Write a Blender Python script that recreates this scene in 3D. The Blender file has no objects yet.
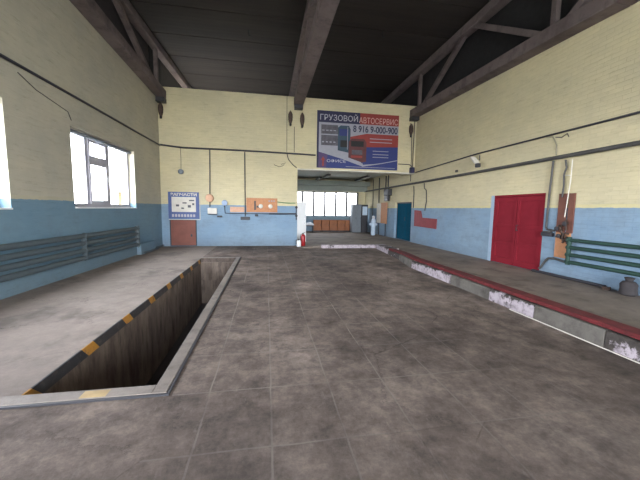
import bpy, bmesh, math, random
from mathutils import Vector, Matrix
random.seed(7)
S = bpy.context.scene
C = S.collection
PI = math.pi

# ------------------------------------------------------------------ materials
def lin(c):
    return tuple(((v/255)/12.92 if v/255 <= .04045 else ((v/255+.055)/1.055)**2.4) for v in c) + (1,)

class NT:
    def __init__(s, name):
        s.m = bpy.data.materials.new(name); s.m.use_nodes = True
        s.t = s.m.node_tree; s.b = s.t.nodes['Principled BSDF']
    def n(s, typ, **kw):
        nd = s.t.nodes.new(typ)
        for k, v in kw.items():
            if k in nd.inputs.keys() and not hasattr(nd, k): nd.inputs[k].default_value = v
            else: setattr(nd, k, v)
        return nd
    def l(s, a, b): s.t.links.new(a, b)
    def noise(s, vec, scale, detail=5, rough=.6):
        nd = s.t.nodes.new('ShaderNodeTexNoise'); nd.inputs['Scale'].default_value = scale
        nd.inputs['Detail'].default_value = detail; nd.inputs['Roughness'].default_value = rough
        s.l(vec, nd.inputs['Vector']); return nd.outputs['Fac']
    def ramp(s, fac, stops):
        nd = s.t.nodes.new('ShaderNodeValToRGB'); cr = nd.color_ramp
        while len(cr.elements) < len(stops): cr.elements.new(.5)
        for e, (p, c) in zip(cr.elements, stops):
            e.position = p; e.color = c if len(c) == 4 else tuple(c)+(1,)
        s.l(fac, nd.inputs['Fac']); return nd.outputs['Color']
    def mix(s, fac, a, b, mode='MIX'):
        nd = s.t.nodes.new('ShaderNodeMix'); nd.data_type = 'RGBA'; nd.blend_type = mode
        for sock, v in ((nd.inputs[0], fac), (nd.inputs[6], a), (nd.inputs[7], b)):
            if hasattr(v, 'is_linked') or isinstance(v, bpy.types.NodeSocket): s.l(v, sock)
            else: sock.default_value = v
        return nd.outputs[2]
    def math(s, op, a, b=0.0, c=None):
        nd = s.t.nodes.new('ShaderNodeMath'); nd.operation = op
        for i, v in enumerate((a, b) if c is None else (a, b, c)):
            if isinstance(v, bpy.types.NodeSocket): s.l(v, nd.inputs[i])
            else: nd.inputs[i].default_value = v
        return nd.outputs[0]
    def pos(s):
        g = s.t.nodes.new('ShaderNodeNewGeometry'); return g.outputs['Position']
    def obj(s):
        g = s.t.nodes.new('ShaderNodeTexCoord'); return g.outputs['Object']
    def sep(s, v):
        g = s.t.nodes.new('ShaderNodeSeparateXYZ'); s.l(v, g.inputs[0]); return g.outputs
    def comb(s, x, y, z=0.0):
        g = s.t.nodes.new('ShaderNodeCombineXYZ')
        for i, v in enumerate((x, y, z)):
            if isinstance(v, bpy.types.NodeSocket): s.l(v, g.inputs[i])
            else: g.inputs[i].default_value = v
        return g.outputs[0]
    def bump(s, h, strength=.3, dist=.01):
        nd = s.t.nodes.new('ShaderNodeBump'); nd.inputs['Strength'].default_value = strength
        nd.inputs['Distance'].default_value = dist
        s.l(h, nd.inputs['Height']); s.l(nd.outputs[0], s.b.inputs['Normal'])
    def col(s, c):
        if isinstance(c, bpy.types.NodeSocket): s.l(c, s.b.inputs['Base Color'])
        else: s.b.inputs['Base Color'].default_value = c

MATS = {}
def M(name, c=None, rough=.7, metal=0, var=.25, scale=6, bump=.15):
    """simple worn paint / metal: a base colour broken up by noise"""
    if name in MATS: return MATS[name]
    t = NT(name); v = t.obj()
    f = t.noise(v, scale); base = lin(c)
    lo = tuple(x*(1-var) for x in base[:3])+(1,); hi = tuple(min(1, x*(1+var)) for x in base[:3])+(1,)
    t.col(t.ramp(f, [(.3, lo), (.7, hi)]))
    t.b.inputs['Roughness'].default_value = rough; t.b.inputs['Metallic'].default_value = metal
    if bump: t.bump(t.noise(v, scale*5), bump, .004)
    MATS[name] = t.m; return t.m

CREAM = (210, 199, 162); BLUE = (124, 150, 174)
def wall_mat(name, axis, brick=.5, split=1.71, cream=CREAM, blue=BLUE, dark_above=None):
    t = NT(name); p = t.pos(); x, y, z = t.sep(p)
    uv = t.comb(y if axis == 'x' else x, z)
    br = t.n('ShaderNodeTexBrick'); t.l(uv, br.inputs['Vector'])
    br.inputs['Scale'].default_value = 1; br.inputs['Brick Width'].default_value = .27; br.inputs['Row Height'].default_value = .085
    br.inputs['Mortar Size'].default_value = .007; br.inputs['Mortar Smooth'].default_value = .6
    br.inputs['Color1'].default_value = (1, 1, 1, 1); br.inputs['Color2'].default_value = (.95, .95, .95, 1); br.inputs['Mortar'].default_value = (1-.13*brick,)*3+(1,)
    n1 = t.noise(p, .8, 6, .65); n2 = t.noise(p, 7, 6, .7)
    edge = t.math('ADD', z, t.math('MULTIPLY', t.math('SUBTRACT', n2, .5), .05))
    isblue = t.math('LESS_THAN', edge, split)
    c1 = t.mix(t.ramp(n1, [(.35, (0, 0, 0)), (.65, (1, 1, 1))]), lin(cream), lin((cream[0]-14, cream[1]-12, cream[2]-6)))
    c2 = t.mix(t.ramp(n1, [(.35, (0, 0, 0)), (.7, (1, 1, 1))]), lin(blue), lin((blue[0]+14, blue[1]+10, blue[2]+4)))
    # thin yellowish edge of the lower coat of paint
    band = t.math('LESS_THAN', t.math('ABSOLUTE', t.math('SUBTRACT', edge, split+.035)), .035)
    c1 = t.mix(t.math('MULTIPLY', band, .35 if brick > .3 and axis == 'x' else .08), c1, lin((214, 206, 140)))
    c = t.mix(isblue, c1, c2)
    c = t.mix(1.0, c, br.outputs['Color'], 'MULTIPLY')
    # worn patches, scrapes and dirt near the floor
    st = t.comb(t.math('MULTIPLY', y if axis == 'x' else x, 2.2), t.math('MULTIPLY', z, 5))
    scr = t.ramp(t.noise(st, 1.3, 8, .75), [(.60, (0, 0, 0)), (.70, (1, 1, 1))])
    c = t.mix(t.math('MULTIPLY', scr, .35), c, lin((120, 116, 104)))
    low = t.ramp(t.math('ADD', z, t.math('MULTIPLY', n2, .5)), [(.2, (1, 1, 1)), (.75, (0, 0, 0))])
    c = t.mix(t.math('MULTIPLY', low, .45), c, lin((92, 92, 92)))
    sm = t.ramp(t.noise(p, 1.6, 7, .7), [(.50, (0, 0, 0)), (.72, (1, 1, 1))])
    c = t.mix(t.math('MULTIPLY', t.math('MULTIPLY', sm, isblue), .4), c, lin((84, 98, 112)))
    hs = t.noise(t.comb(t.math('MULTIPLY', y if axis == 'x' else x, 1.6), t.math('MULTIPLY', z, 11.8), 1.7), 1.15, 9, .8)
    c = t.mix(1.0, c, t.ramp(hs, [(.28, (.70, .70, .68)), (.45, (1, 1, 1)), (.7, (1.05, 1.05, 1.05))]), 'MULTIPLY')
    t.col(c); t.b.inputs['Roughness'].default_value = .75; t.b.inputs['Specular IOR Level'].default_value = .25
    h = t.math('ADD', t.math('MULTIPLY', br.outputs['Fac'], -brick), t.math('MULTIPLY', n2, .35))
    t.bump(h, .5, .012)
    return t.m

def floor_mat():
    t = NT('worn_concrete_slabs'); p = t.pos(); x, y, z = t.sep(p)
    wob = t.math('MULTIPLY', t.math('SUBTRACT', t.noise(p, 1.5, 3), .5), .03)
    uv = t.comb(t.math('ADD', t.math('ADD', x, 4.65), wob), t.math('ADD', t.math('ADD', y, 10.65), wob))
    br = t.n('ShaderNodeTexBrick'); br.offset = 0; br.squash = 1; t.l(uv, br.inputs['Vector'])
    br.inputs['Scale'].default_value = 1; br.inputs['Brick Width'].default_value = .52; br.inputs['Row Height'].default_value = .70
    br.inputs['Mortar Size'].default_value = .009; br.inputs['Mortar Smooth'].default_value = .4
    br.inputs['Color1'].default_value = (1, 1, 1, 1); br.inputs['Color2'].default_value = (.88, .88, .88, 1); br.inputs['Mortar'].default_value = (.72, .72, .72, 1)
    n1 = t.noise(p, .45, 8, .65); n2 = t.noise(p, 3.2, 12, .78); n3 = t.noise(p, 22, 8, .75)
    base = t.ramp(n1, [(.30, lin((86, 77, 72))), (.50, lin((116, 105, 98))), (.68, lin((150, 138, 130)))])
    pat = t.ramp(n2, [(.36, (.50, .49, .49)), (.50, (.92, .90, .89)), (.64, (1.36, 1.32, 1.30))])
    c = t.mix(1.0, base, pat, 'MULTIPLY')
    c = t.mix(.7, c, t.ramp(n3, [(.3, (.72, .72, .72)), (.7, (1.2, 1.2, 1.2))]), 'MULTIPLY')
    # slabs only in the middle of the hall; the strip beside the windows is screed, painted paler for the window light
    screed = t.ramp(t.math('ADD', x, t.math('MULTIPLY', n2, .3)), [(.0, (0, 0, 0)), (1, (1, 1, 1))])
    mid = t.math('MULTIPLY', t.math('GREATER_THAN', x, -.80), t.ramp(t.math('MULTIPLY', x, .25), [(.30, (1, 1, 1)), (.75, (.25, .25, .25))]))
    c = t.mix(t.math('MULTIPLY', mid, .75), c, t.mix(1.0, c, br.outputs['Color'], 'MULTIPLY'))
    jm = t.math('MULTIPLY', t.math('MULTIPLY', br.outputs['Fac'], mid), t.ramp(t.noise(p, .9, 4), [(.36, (0, 0, 0)), (.52, (1, 1, 1))]))
    c = t.mix(t.math('MULTIPLY', jm, .85), c, lin((134, 125, 118)))
    left = t.math('MULTIPLY', t.math('LESS_THAN', t.math('ADD', x, t.math('MULTIPLY', n3, .0)), -2.04), 1.0)
    c = t.mix(t.math('MULTIPLY', left, .55), c, lin((156, 145, 137)))
    sc = t.ramp(t.noise(t.comb(t.math('MULTIPLY', x, 9), t.math('MULTIPLY', y, 3.2), 7.7), 1.6, 12, .82), [(.56, (0, 0, 0)), (.66, (1, 1, 1))])
    c = t.mix(t.math('MULTIPLY', sc, .38), c, lin((150, 140, 132)))
    vo = t.t.nodes.new('ShaderNodeTexVoronoi'); vo.feature = 'DISTANCE_TO_EDGE'; vo.inputs['Scale'].default_value = .75
    wx = t.math('MULTIPLY', t.math('SUBTRACT', n2, .5), .5)
    t.l(t.comb(t.math('ADD', x, wx), t.math('ADD', y, wx), 0), vo.inputs['Vector'])
    ck = t.math('MULTIPLY', t.math('LESS_THAN', vo.outputs['Distance'], .0035), t.ramp(t.noise(p, 1.1, 3), [(.46, (0, 0, 0)), (.56, (1, 1, 1))]))
    c = t.mix(t.math('MULTIPLY', ck, .5), c, lin((40, 35, 34)))
    # oil stains, and painted dimming of the near floor
    oil = t.ramp(t.noise(t.comb(t.math('MULTIPLY', x, 1.0), t.math('MULTIPLY', y, .8), 3.3), .95, 6, .62), [(.52, (0, 0, 0)), (.64, (1, 1, 1))])
    near_shade = t.ramp(t.math('ADD', t.math('MULTIPLY', y, .2), t.math('MULTIPLY', n2, .5)), [(.35, (1, 1, 1)), (1.0, (0, 0, 0))])  # light falloff put into the colour: floor darkens towards the camera end
    c = t.mix(t.math('MULTIPLY', near_shade, .6), c, lin((58, 52, 51)))
    c = t.mix(t.math('MULTIPLY', oil, .42), c, lin((36, 33, 33)))
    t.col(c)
    t.b.inputs['Roughness'].default_value = .82; t.b.inputs['Specular IOR Level'].default_value = .22
    h = t.math('ADD', t.math('MULTIPLY', br.outputs['Fac'], t.math('MULTIPLY', mid, -.25)), t.math('ADD', n3, n2))
    t.bump(h, .35, .01)
    return t.m

def grimy(name, a, b, dark, s1=.8, s2=5, rough=.8, streak=False):
    t = NT(name); p = t.pos()
    if streak:
        x, y, z = t.sep(p); q = t.comb(t.math('MULTIPLY', x, 2.5), t.math('MULTIPLY', y, 2.5), t.math('MULTIPLY', z, .7))
    else: q = p
    c = t.ramp(t.noise(q, s1, 6, .65), [(.3, lin(a)), (.7, lin(b))])
    f = t.ramp(t.noise(q, s2*.4, 8, .7), [(.5, (0, 0, 0)), (.68, (1, 1, 1))])
    c = t.mix(t.math('MULTIPLY', f, .6), c, lin(dark)); t.col(c)
    t.b.inputs['Roughness'].default_value = rough; t.b.inputs['Specular IOR Level'].default_value = .25; t.bump(t.noise(p, s2*4, 6, .7), .35, .01)
    return t.m

def stripes_mat():
    t = NT('yellow_black_edge_paint'); p = t.pos(); x, y, z = t.sep(p)
    fr = t.math('FRACT', t.math('DIVIDE', t.math('SUBTRACT', t.math('ADD', y, z), 2.70), .98))
    ye = t.math('LESS_THAN', fr, .24)
    n = t.noise(p, 9, 7, .7)
    c = t.mix(ye, lin((38, 38, 42)), lin((170, 118, 34)))
    c = t.mix(t.ramp(n, [(.55, (0, 0, 0)), (.68, (1, 1, 1))]), c, lin((72, 66, 62)))
    t.col(c); t.b.inputs['Roughness'].default_value = .6; t.bump(n, .3, .006)
    return t.m

def whitewash(name, amount):
    t = NT(name); p = t.pos()
    n = t.noise(p, 3.2, 9, .72)
    x, y, z = t.sep(p)
    up = t.math('MULTIPLY', t.math('MAXIMUM', t.math('SUBTRACT', z, .12), 0), 1.6)
    c = t.mix(t.ramp(t.math('ADD', n, up), [(amount-.03, (0, 0, 0)), (amount+.03, (1, 1, 1))]), lin((174, 164, 172)), lin((66, 60, 56)))
    n2 = t.noise(p, 9, 6, .7)
    c = t.mix(1.0, c, t.ramp(n2, [(.35, (.45, .44, .43)), (.55, (1, 1, 1))]), 'MULTIPLY')
    t.col(c); t.b.inputs['Roughness'].default_value = .8; t.bump(n2, .5, .02)
    return t.m

def ceiling_mat():
    t = NT('dark_roof_slabs'); p = t.pos(); x, y, z = t.sep(p)
    q = t.comb(t.math('MULTIPLY', x, .35), t.math('MULTIPLY', y, 2.4), z)
    c = t.ramp(t.noise(q, 1.2, 6, .6), [(.3, lin((32, 27, 26))), (.7, lin((48, 41, 38)))])
    t.col(c); t.b.inputs['Roughness'].default_value = .85
    w = t.math('PINGPONG', t.math('MULTIPLY', y, 1.0), .1)
    t.bump(w, .4, .05)
    return t.m

m_wx = wall_mat('painted_brick_side', 'x', .55)
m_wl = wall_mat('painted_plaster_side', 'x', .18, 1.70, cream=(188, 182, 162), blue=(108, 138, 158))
m_wy = wall_mat('painted_brick_end', 'y', .55)
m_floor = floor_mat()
m_ceil = ceiling_mat()
m_truss = grimy('grey_concrete_truss', (92, 82, 82), (120, 108, 106), (66, 59, 60), .9, 6)
m_dark = M('dark_upper_wall', (30, 29, 31), .9)
m_pit = grimy('pit_wall_concrete', (88, 78, 72), (132, 119, 110), (40, 33, 31), 1.4, 6, .8, True)
m_frame = grimy('worn_steel_edge', (108, 100, 94), (138, 129, 122), (66, 58, 54), 1.5, 7, .5)
m_stripe = stripes_mat()
m_ww = whitewash('whitewash_on_kerb', .60)
m_ww2 = whitewash('scraped_whitewash', .44)
m_kerb = grimy('grey_kerb_concrete', (84, 80, 76), (118, 114, 108), (50, 46, 44), 1.5, 7)
m_plat = grimy('dusty_platform_concrete', (114, 104, 96), (148, 137, 127), (74, 66, 61), .8, 5)
m_red = M('dark_red_kerb_paint', (92, 24, 28), .8, var=.4)
m_door = M('red_door_paint', (124, 32, 44), .8, var=.12, scale=2)
m_teal = M('teal_door_paint', (8, 74, 98), .95, var=.12, scale=2)
for m_ in (m_door, m_teal): m_.node_tree.nodes['Principled BSDF'].inputs['Specular IOR Level'].default_value = .15
m_pipe = M('black_pipe_paint', (46, 46, 54), .5)
m_gpipe = M('grey_pipe_paint', (72, 71, 70), .6)
m_rad = M('green_grey_radiator_paint', (78, 90, 96), .6, var=.15)
m_rad2 = M('green_radiator_paint', (30, 60, 52), .7, var=.15)
m_white = M('white_plastic', (226, 228, 230), .4, var=.04)
m_upvc = M('white_window_frame', (176, 174, 184), .5, var=.03)
m_lint = M('off_white_edge', (210, 206, 196), .7, var=.1)
m_orange = M('orange_chipboard', (184, 130, 92), .7, var=.12, scale=10)
m_orange2 = M('pale_orange_board', (202, 160, 132), .7, var=.12, scale=10)
m_brown = M('red_brown_paint', (108, 66, 54), .7, var=.25)
m_hatch = M('rust_red_paint', (118, 66, 54), .6, var=.18, scale=3)
m_wood = M('orange_brown_wood', (150, 92, 56), .6, var=.25, scale=4)
m_grey = M('grey_metal_paint', (112, 120, 128), .5, var=.1)
m_dgrey = M('dark_metal_paint', (48, 48, 54), .5, var=.1)
m_black = M('black_rubber', (24, 24, 26), .6)
m_navy = M('navy_print', (30, 32, 66), .6, var=.06)
m_blue = M('blue_print', (34, 48, 108), .6, var=.06)
m_pblue = M('poster_blue', (74, 92, 142), .6, var=.1)
m_redp = M('red_print', (138, 50, 44), .6, var=.1)
m_wprint = M('pale_print', (150, 150, 160), .6, var=.06)
m_purple = M('purple_print', (72, 52, 96), .6, var=.1)
m_tealp = M('dark_teal_print', (44, 68, 84), .6, var=.3, scale=3)
m_gprint = M('dark_grey_print', (82, 80, 88), .6, var=.4, scale=6)
m_fire = M('extinguisher_red', (150, 24, 30), .35, var=.05)
m_shield = M('shield_red', (128, 40, 48), .6, var=.15)
m_cloth = M('white_cloth', (226, 228, 234), .9, var=.08)
m_sack = M('pale_blue_wrapping', (186, 204, 222), .8, var=.1)
m_steel = M('galvanised_steel', (158, 158, 158), .35, .8, var=.1)
m_annexc = M('grey_green_annex_ceiling', (204, 206, 196), .85, var=.08, scale=1)
m_beam = M('grey_annex_beam', (140, 146, 138), .85, var=.1, scale=1)
m_sill = M('blue_grey_sill_paint', (112, 136, 148), .6, var=.1, scale=2)
m_yellow = M('yellow_rendered_wall', (88, 76, 46), .9)
m_ground = grimy('yard_gravel', (150, 148, 142), (178, 176, 170), (120, 118, 110), .3, 2, .95)
def glass_mat(name, tr):
    t = NT(name); t.t.nodes.remove(t.b)
    tb = t.t.nodes.new('ShaderNodeBsdfTransparent'); gb = t.t.nodes.new('ShaderNodeBsdfGlossy'); mx = t.t.nodes.new('ShaderNodeMixShader')
    f = t.noise(t.obj(), 2.5, 6, .7)
    a, b_ = tr*.82, tr*1.12
    t.l(t.ramp(f, [(.3, (a, a, a*1.02)), (.7, (b_, b_, b_*1.02))]), tb.inputs['Color'])
    gb.inputs['Roughness'].default_value = .05; mx.inputs[0].default_value = .05
    t.l(tb.outputs[0], mx.inputs[1]); t.l(gb.outputs[0], mx.inputs[2])
    t.l(mx.outputs[0], t.t.nodes['Material Output'].inputs['Surface']); return t.m
m_glass = glass_mat('window_glass', .80)      # two faces: about .64 through
m_glass2 = glass_mat('dimmed_window_glass', .42)  # pane tint dims the bright sky so the mullions show
m_bag = M('dusty_grey_sack', (54, 50, 52), .9, var=.25)
m_tube = M('lamp_tube_glass', (228, 230, 224), .3, var=.02)
m_green = M('green_hose', (110, 140, 96), .6)
m_gauge = M('pale_blue_enamel', (150, 168, 196), .4)
m_rust = M('rusty_brown_metal', (70, 54, 46), .75, var=.4, scale=14)
m_cream_p = M('cream_pipe_paint', (150, 144, 124), .6)

# ------------------------------------------------------------------ mesh helpers
WORLD = {}
class MB:
    def __init__(s): s.bm = bmesh.new()
    def box(s, x0, x1, y0, y1, z0, z1):
        v = [s.bm.verts.new(p) for p in ((x0,y0,z0),(x1,y0,z0),(x1,y1,z0),(x0,y1,z0),(x0,y0,z1),(x1,y0,z1),(x1,y1,z1),(x0,y1,z1))]
        for f in ((0,3,2,1),(4,5,6,7),(0,1,5,4),(1,2,6,5),(2,3,7,6),(3,0,4,7)): s.bm.faces.new([v[i] for i in f])
        return s
    def quad(s, *pts):
        s.bm.faces.new([s.bm.verts.new(p) for p in pts]); return s
    def prism(s, pts, vec):
        """closed polygon (3-D points) pushed along vec"""
        a = [s.bm.verts.new(p) for p in pts]; vec = Vector(vec)
        b = [s.bm.verts.new(Vector(p)+vec) for p in pts]; n = len(a)
        s.bm.faces.new(a); s.bm.faces.new(b[::-1])
        for i in range(n): s.bm.faces.new((a[i], b[i], b[(i+1) % n], a[(i+1) % n]))
        return s
    def beam(s, p0, p1, w, h, up=(0,0,1)):
        p0, p1 = Vector(p0), Vector(p1); d = (p1-p0).normalized()
        r = d.cross(Vector(up)).normalized(); u = r.cross(d)
        vs = []
        for p in (p0, p1):
            for a, b in ((-1,-1),(1,-1),(1,1),(-1,1)): vs.append(s.bm.verts.new(p+r*a*w/2+u*b*h/2))
        for f in ((0,1,2,3),(7,6,5,4),(0,4,5,1),(1,5,6,2),(2,6,7,3),(3,7,4,0)): s.bm.faces.new([vs[i] for i in f])
        return s
    def tube(s, pts, r, n=12):
        pts = [Vector(p) for p in pts]; rings = []
        prev = None
        for i, p in enumerate(pts):
            d = ((pts[i]-pts[i-1]).normalized() if i else Vector()) + ((pts[i+1]-pts[i]).normalized() if i < len(pts)-1 else Vector())
            d.normalize()
            if prev is None: a = d.orthogonal().normalized()
            else: a = (prev - d*prev.dot(d)).normalized()
            prev = a; b = d.cross(a)
            rings.append([s.bm.verts.new(p+(a*math.cos(2*PI*k/n)+b*math.sin(2*PI*k/n))*r) for k in range(n)])
        for q, w in zip(rings, rings[1:]):
            for k in range(n): s.bm.faces.new((q[k], q[(k+1) % n], w[(k+1) % n], w[k]))
        s.bm.faces.new(rings[0][::-1]); s.bm.faces.new(rings[-1]); return s
    def lathe(s, c, prof, n=24, axis='z'):
        c = Vector(c); rings = []
        def P(r, h, a):
            x, y = r*math.cos(a), r*math.sin(a)
            return c+Vector({'z': (x, y, h), 'y': (x, h, y), 'x': (h, x, y)}[axis])
        for r, h in prof: rings.append([s.bm.verts.new(P(max(r, 1e-4), h, 2*PI*k/n)) for k in range(n)])
        for q, w in zip(rings, rings[1:]):
            for k in range(n): s.bm.faces.new((q[k], q[(k+1) % n], w[(k+1) % n], w[k]))
        s.bm.faces.new(rings[0][::-1]); s.bm.faces.new(rings[-1]); return s
    def build(s, name, mat, parent=None, bevel=0, smooth=False, jitter=0):
        bm = s.bm
        bmesh.ops.recalc_face_normals(bm, faces=bm.faces)
        if jitter:
            bmesh.ops.subdivide_edges(bm, edges=bm.edges, cuts=3, use_grid_fill=True)
            for v in bm.verts: v.co += Vector([random.uniform(-1,1)*jitter for _ in range(3)])
        xs = [v.co for v in bm.verts]
        lo = Vector([min(v[i] for v in xs) for i in range(3)]); hi = Vector([max(v[i] for v in xs) for i in range(3)])
        o0 = Vector(((lo.x+hi.x)/2, (lo.y+hi.y)/2, lo.z))
        for v in bm.verts: v.co -= o0
        me = bpy.data.meshes.new(name); bm.to_mesh(me); bm.free()
        me.materials.append(mat)
        if smooth:
            for p in me.polygons: p.use_smooth = True
            me.set_sharp_from_angle(angle=.7)
        o = bpy.data.objects.new(name, me); C.objects.link(o)
        o.location = o0 - (WORLD[parent.name] if parent else Vector())
        if parent: o.parent = parent
        WORLD[o.name] = o0
        if bevel:
            b = o.modifiers.new('bevel', 'BEVEL'); b.width = bevel; b.segments = 2; b.limit_method = 'ANGLE'
        return o
def tag(o, label, cat, group=None):
    o['label'] = label; o['category'] = cat
    if group: o['group'] = group
    return o
def thing(name, loc, label, cat, group=None):
    o = bpy.data.objects.new(name, None); C.objects.link(o); o.location = loc; WORLD[o.name] = Vector(loc)
    o.empty_display_size = .1
    return tag(o, label, cat, group)
def struct(o): o['kind'] = 'structure'; return o
def dup(root, loc, label, group=None):
    r = root.copy(); C.objects.link(r); r.location = loc; r['label'] = label
    if group: r['group'] = group
    for ch in list(root.children):
        c = ch.copy(); C.objects.link(c); c.parent = r
        for g in ch.children:
            d = g.copy(); C.objects.link(d); d.parent = c
    return r

def text_mesh(name, body, mat, parent, x0, x1, z0, z1, y, bold=.0):
    """lettering standing on a plane that faces the camera end of the hall (-Y)"""
    cu = bpy.data.curves.new(name, 'FONT'); cu.body = body; cu.extrude = .004; cu.offset = bold if body[0] in '8З' else 0
    t = bpy.data.objects.new(name, cu); C.objects.link(t)
    me = bpy.data.meshes.new_from_object(t.evaluated_get(bpy.context.evaluated_depsgraph_get()))
    C.objects.unlink(t); bpy.data.objects.remove(t)
    co = [v.co.copy() for v in me.vertices]
    ax, bx = min(c.x for c in co), max(c.x for c in co); ay, by = min(c.y for c in co), max(c.y for c in co)
    o0 = Vector(((x0+x1)/2, y, z0))
    for v in me.vertices:
        v.co = Vector((x0+(v.co.x-ax)/(bx-ax)*(x1-x0), y-v.co.z*.6, z0+(v.co.y-ay)/(by-ay)*(z1-z0))) - o0
    me.materials.clear(); me.materials.append(mat)
    o = bpy.data.objects.new(name, me); C.objects.link(o); o.parent = parent; o.location = o0-WORLD[parent.name]
    WORLD[o.name] = o0
    return o

# ------------------------------------------------------------------ the shell
XL, XR, YF, YB = -4.16, 6.62, 13.27, -9.0
PX0, PX1, PY0, PY1, PD = -2.05, -.97, 2.80, 10.05, 1.45     # the pit
PH = .13                                                     # platform height
ANX = -2.0; AYE = 20.35

def wall_panels(axis, c0, c1, u0, u1, z0, z1, holes):
    """wall slab with rectangular holes; axis 'x' = normal along x"""
    us = sorted({u0, u1, *[h[0] for h in holes], *[h[1] for h in holes]}); zs = sorted({z0, z1, *[h[2] for h in holes], *[h[3] for h in holes]})
    b = MB()
    for ua, ub in zip(us, us[1:]):
        runs = []
        for za, zb in zip(zs, zs[1:]):
            um, zm = (ua+ub)/2, (za+zb)/2
            if any(h[0] < um < h[1] and h[2] < zm < h[3] for h in holes): continue
            if runs and runs[-1][1] == za: runs[-1][1] = zb
            else: runs.append([za, zb])
        for za, zb in runs:
            if axis == 'x': b.box(c0, c1, ua, ub, za, zb)
            else: b.box(ua, ub, c0, c1, za, zb)
    return b

# floor with the pit opening
b = MB()
for r in ((XL-1.4, PX0, YB-.4, AYE+.4), (PX1, XR+.4, YB-.4, AYE+.4), (PX0, PX1, YB-.4, PY0), (PX0, PX1, PY1, AYE+.4)):
    b.box(r[0], r[1], r[2], r[3], -.12, 0)
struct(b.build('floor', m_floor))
# raised platform along the right wall and into the annex
b = MB()
b.prism([(4.08, YB, .001), (XR, YB, .001), (XR, 12.5, .001), (4.62, 12.5, .001), (4.36, 9.6, .001), (4.08, 8, .001)], (0, 0, PH-.001))
b.box(4.6, XR, 12.5, AYE, .001, PH-.001)
b.prism([(4.6, 12.5, .001), (4.6, 12.5, PH), (2.3, 12.5, PH-.02), (1.3, 12.5, .001)], (0, AYE-12.5, 0))
struct(b.build('floor', m_plat))['label'] = 'raised concrete platform along the right wall'

# left wall, with four windows
WIN = [(7.96, 11.05, 1.56, 3.38), (2.86, 6.24, 1.54, 3.40), (-2.3, 1.1, 1.54, 3.40)]
b = wall_panels('x', XL-.42, XL, YB-.4, YF, 0, 5.6, WIN)
b.prism([(XL-.42, YF, 5.6), (XL-.42, YF, 5.86), (XL-.42, 5.0, 6.44), (XL-.42, YB-.4, 6.44), (XL-.42, YB-.4, 5.6)], (.42, 0, 0))
struct(b.build('wall_left', m_wl))
struct(MB().box(XL-.42, XL-.04, YB, 20.6, 5.6, 7.7).build('wall_left', M('grey_upper_wall', (52, 47, 48), .9)))
# far wall with the wide opening into the annex
b = wall_panels('y', YF, YF+.42, XL-.42, XR, 0, 6.22, [(1.29, XR, 0, 3.28)])
struct(b.build('wall_far', m_wy))
struct(MB().box(1.29, XR, YF-.004, YF+.424, 3.255, 3.30).build('trim_1', m_lint))
struct(MB().box(XL-1.4, XR+.42, 20.6, 20.8, 3.85, 7.9).build('wall_back', m_dark))
struct(MB().box(XL-.42, XL-.02, YF+.42, 20.6, 3.5, 7.7).box(XL-.42, XL-.02, YF-.6, YF+.42, 6.3, 7.7).build('wall_back', m_dark))
# right wall, through to the end of the annex, two door recesses
DR = (6.44, 8.13, PH, 2.07); DT = (13.42, 15.32, PH, 2.0)
struct(wall_panels('x', XR, XR+.42, YB, AYE+.4, 0, 5.74, [DR, DT]).build('wall_right', m_wx))
struct(MB().box(XR, XR+.42, YB, 20.6, 5.74, 7.7).build('wall_right', m_dark))
# gate end behind the viewer: tall open gateway
struct(wall_panels('y', YB-.42, YB, XL-1.5, XR+.42, 0, 7.7, [(-2.0, 4.2, 0, 5.0)]).build('wall_front', m_wy))
# annex shell
struct(MB().box(ANX-.3, ANX, YF+.42, AYE, 0, 3.9).build('wall_annex', m_wx))
AWIN = (-1.5, 6.17, 1.13, 2.76)
struct(wall_panels('y', AYE, AYE+.35, ANX-.3, XR+.42, 0, 3.9, [AWIN]).build('wall_annex', m_wy))
struct(MB().box(ANX-.3, XR+.42, YF+.42, AYE+.35, 3.62, 3.8).build('ceiling', m_annexc))
struct(MB().box(ANX, XR-.002, AYE-.42, AYE-.002, 2.80, 3.12).build('trim_2', m_beam))
struct(MB().box(ANX, XR-.002, AYE-1.0, AYE-.43, 3.12, 3.40).build('trim_3', m_beam))

# hall ceiling: ribbed precast slabs across the trusses
b = MB(); b.box(XL-1.5, XR+.42, YB-.42, 20.8, 7.72, 7.9)
y = -9.2
while y < 19:
    b.box(XL-1.5, XR+.42, y+.015, y+1.635, 7.67, 7.72)
    y += 1.65
struct(b.build('ceiling', m_ceil, bevel=.01))

# yard outside and the buildings that show through the window
struct(MB().box(-60, XL-1.5, -60, 60, -.4, -.14).box(XR+.45, 60, -60, 60, -.4, -.14).box(XL-1.5, XR+.45, -60, YB-.45, -.4, -.14).box(XL-1.5, XR+.45, AYE+.45, 60, -.4, -.14).build('ground', m_ground))
t = thing('brick_shed', (-10.6, 29.5, -.14), 'low yellow shed outside the left window', 'building')
MB().box(-12.1, -9.2, 28, 31, -.14, 2.75).build('wall', m_yellow, t)
b = MB().prism([(-12.3, 27.8, 2.75), (-9.0, 27.8, 2.75), (-10.6, 27.8, 3.0)], (0, 3.4, 0)); b.build('roof', m_grey, t)

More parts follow.
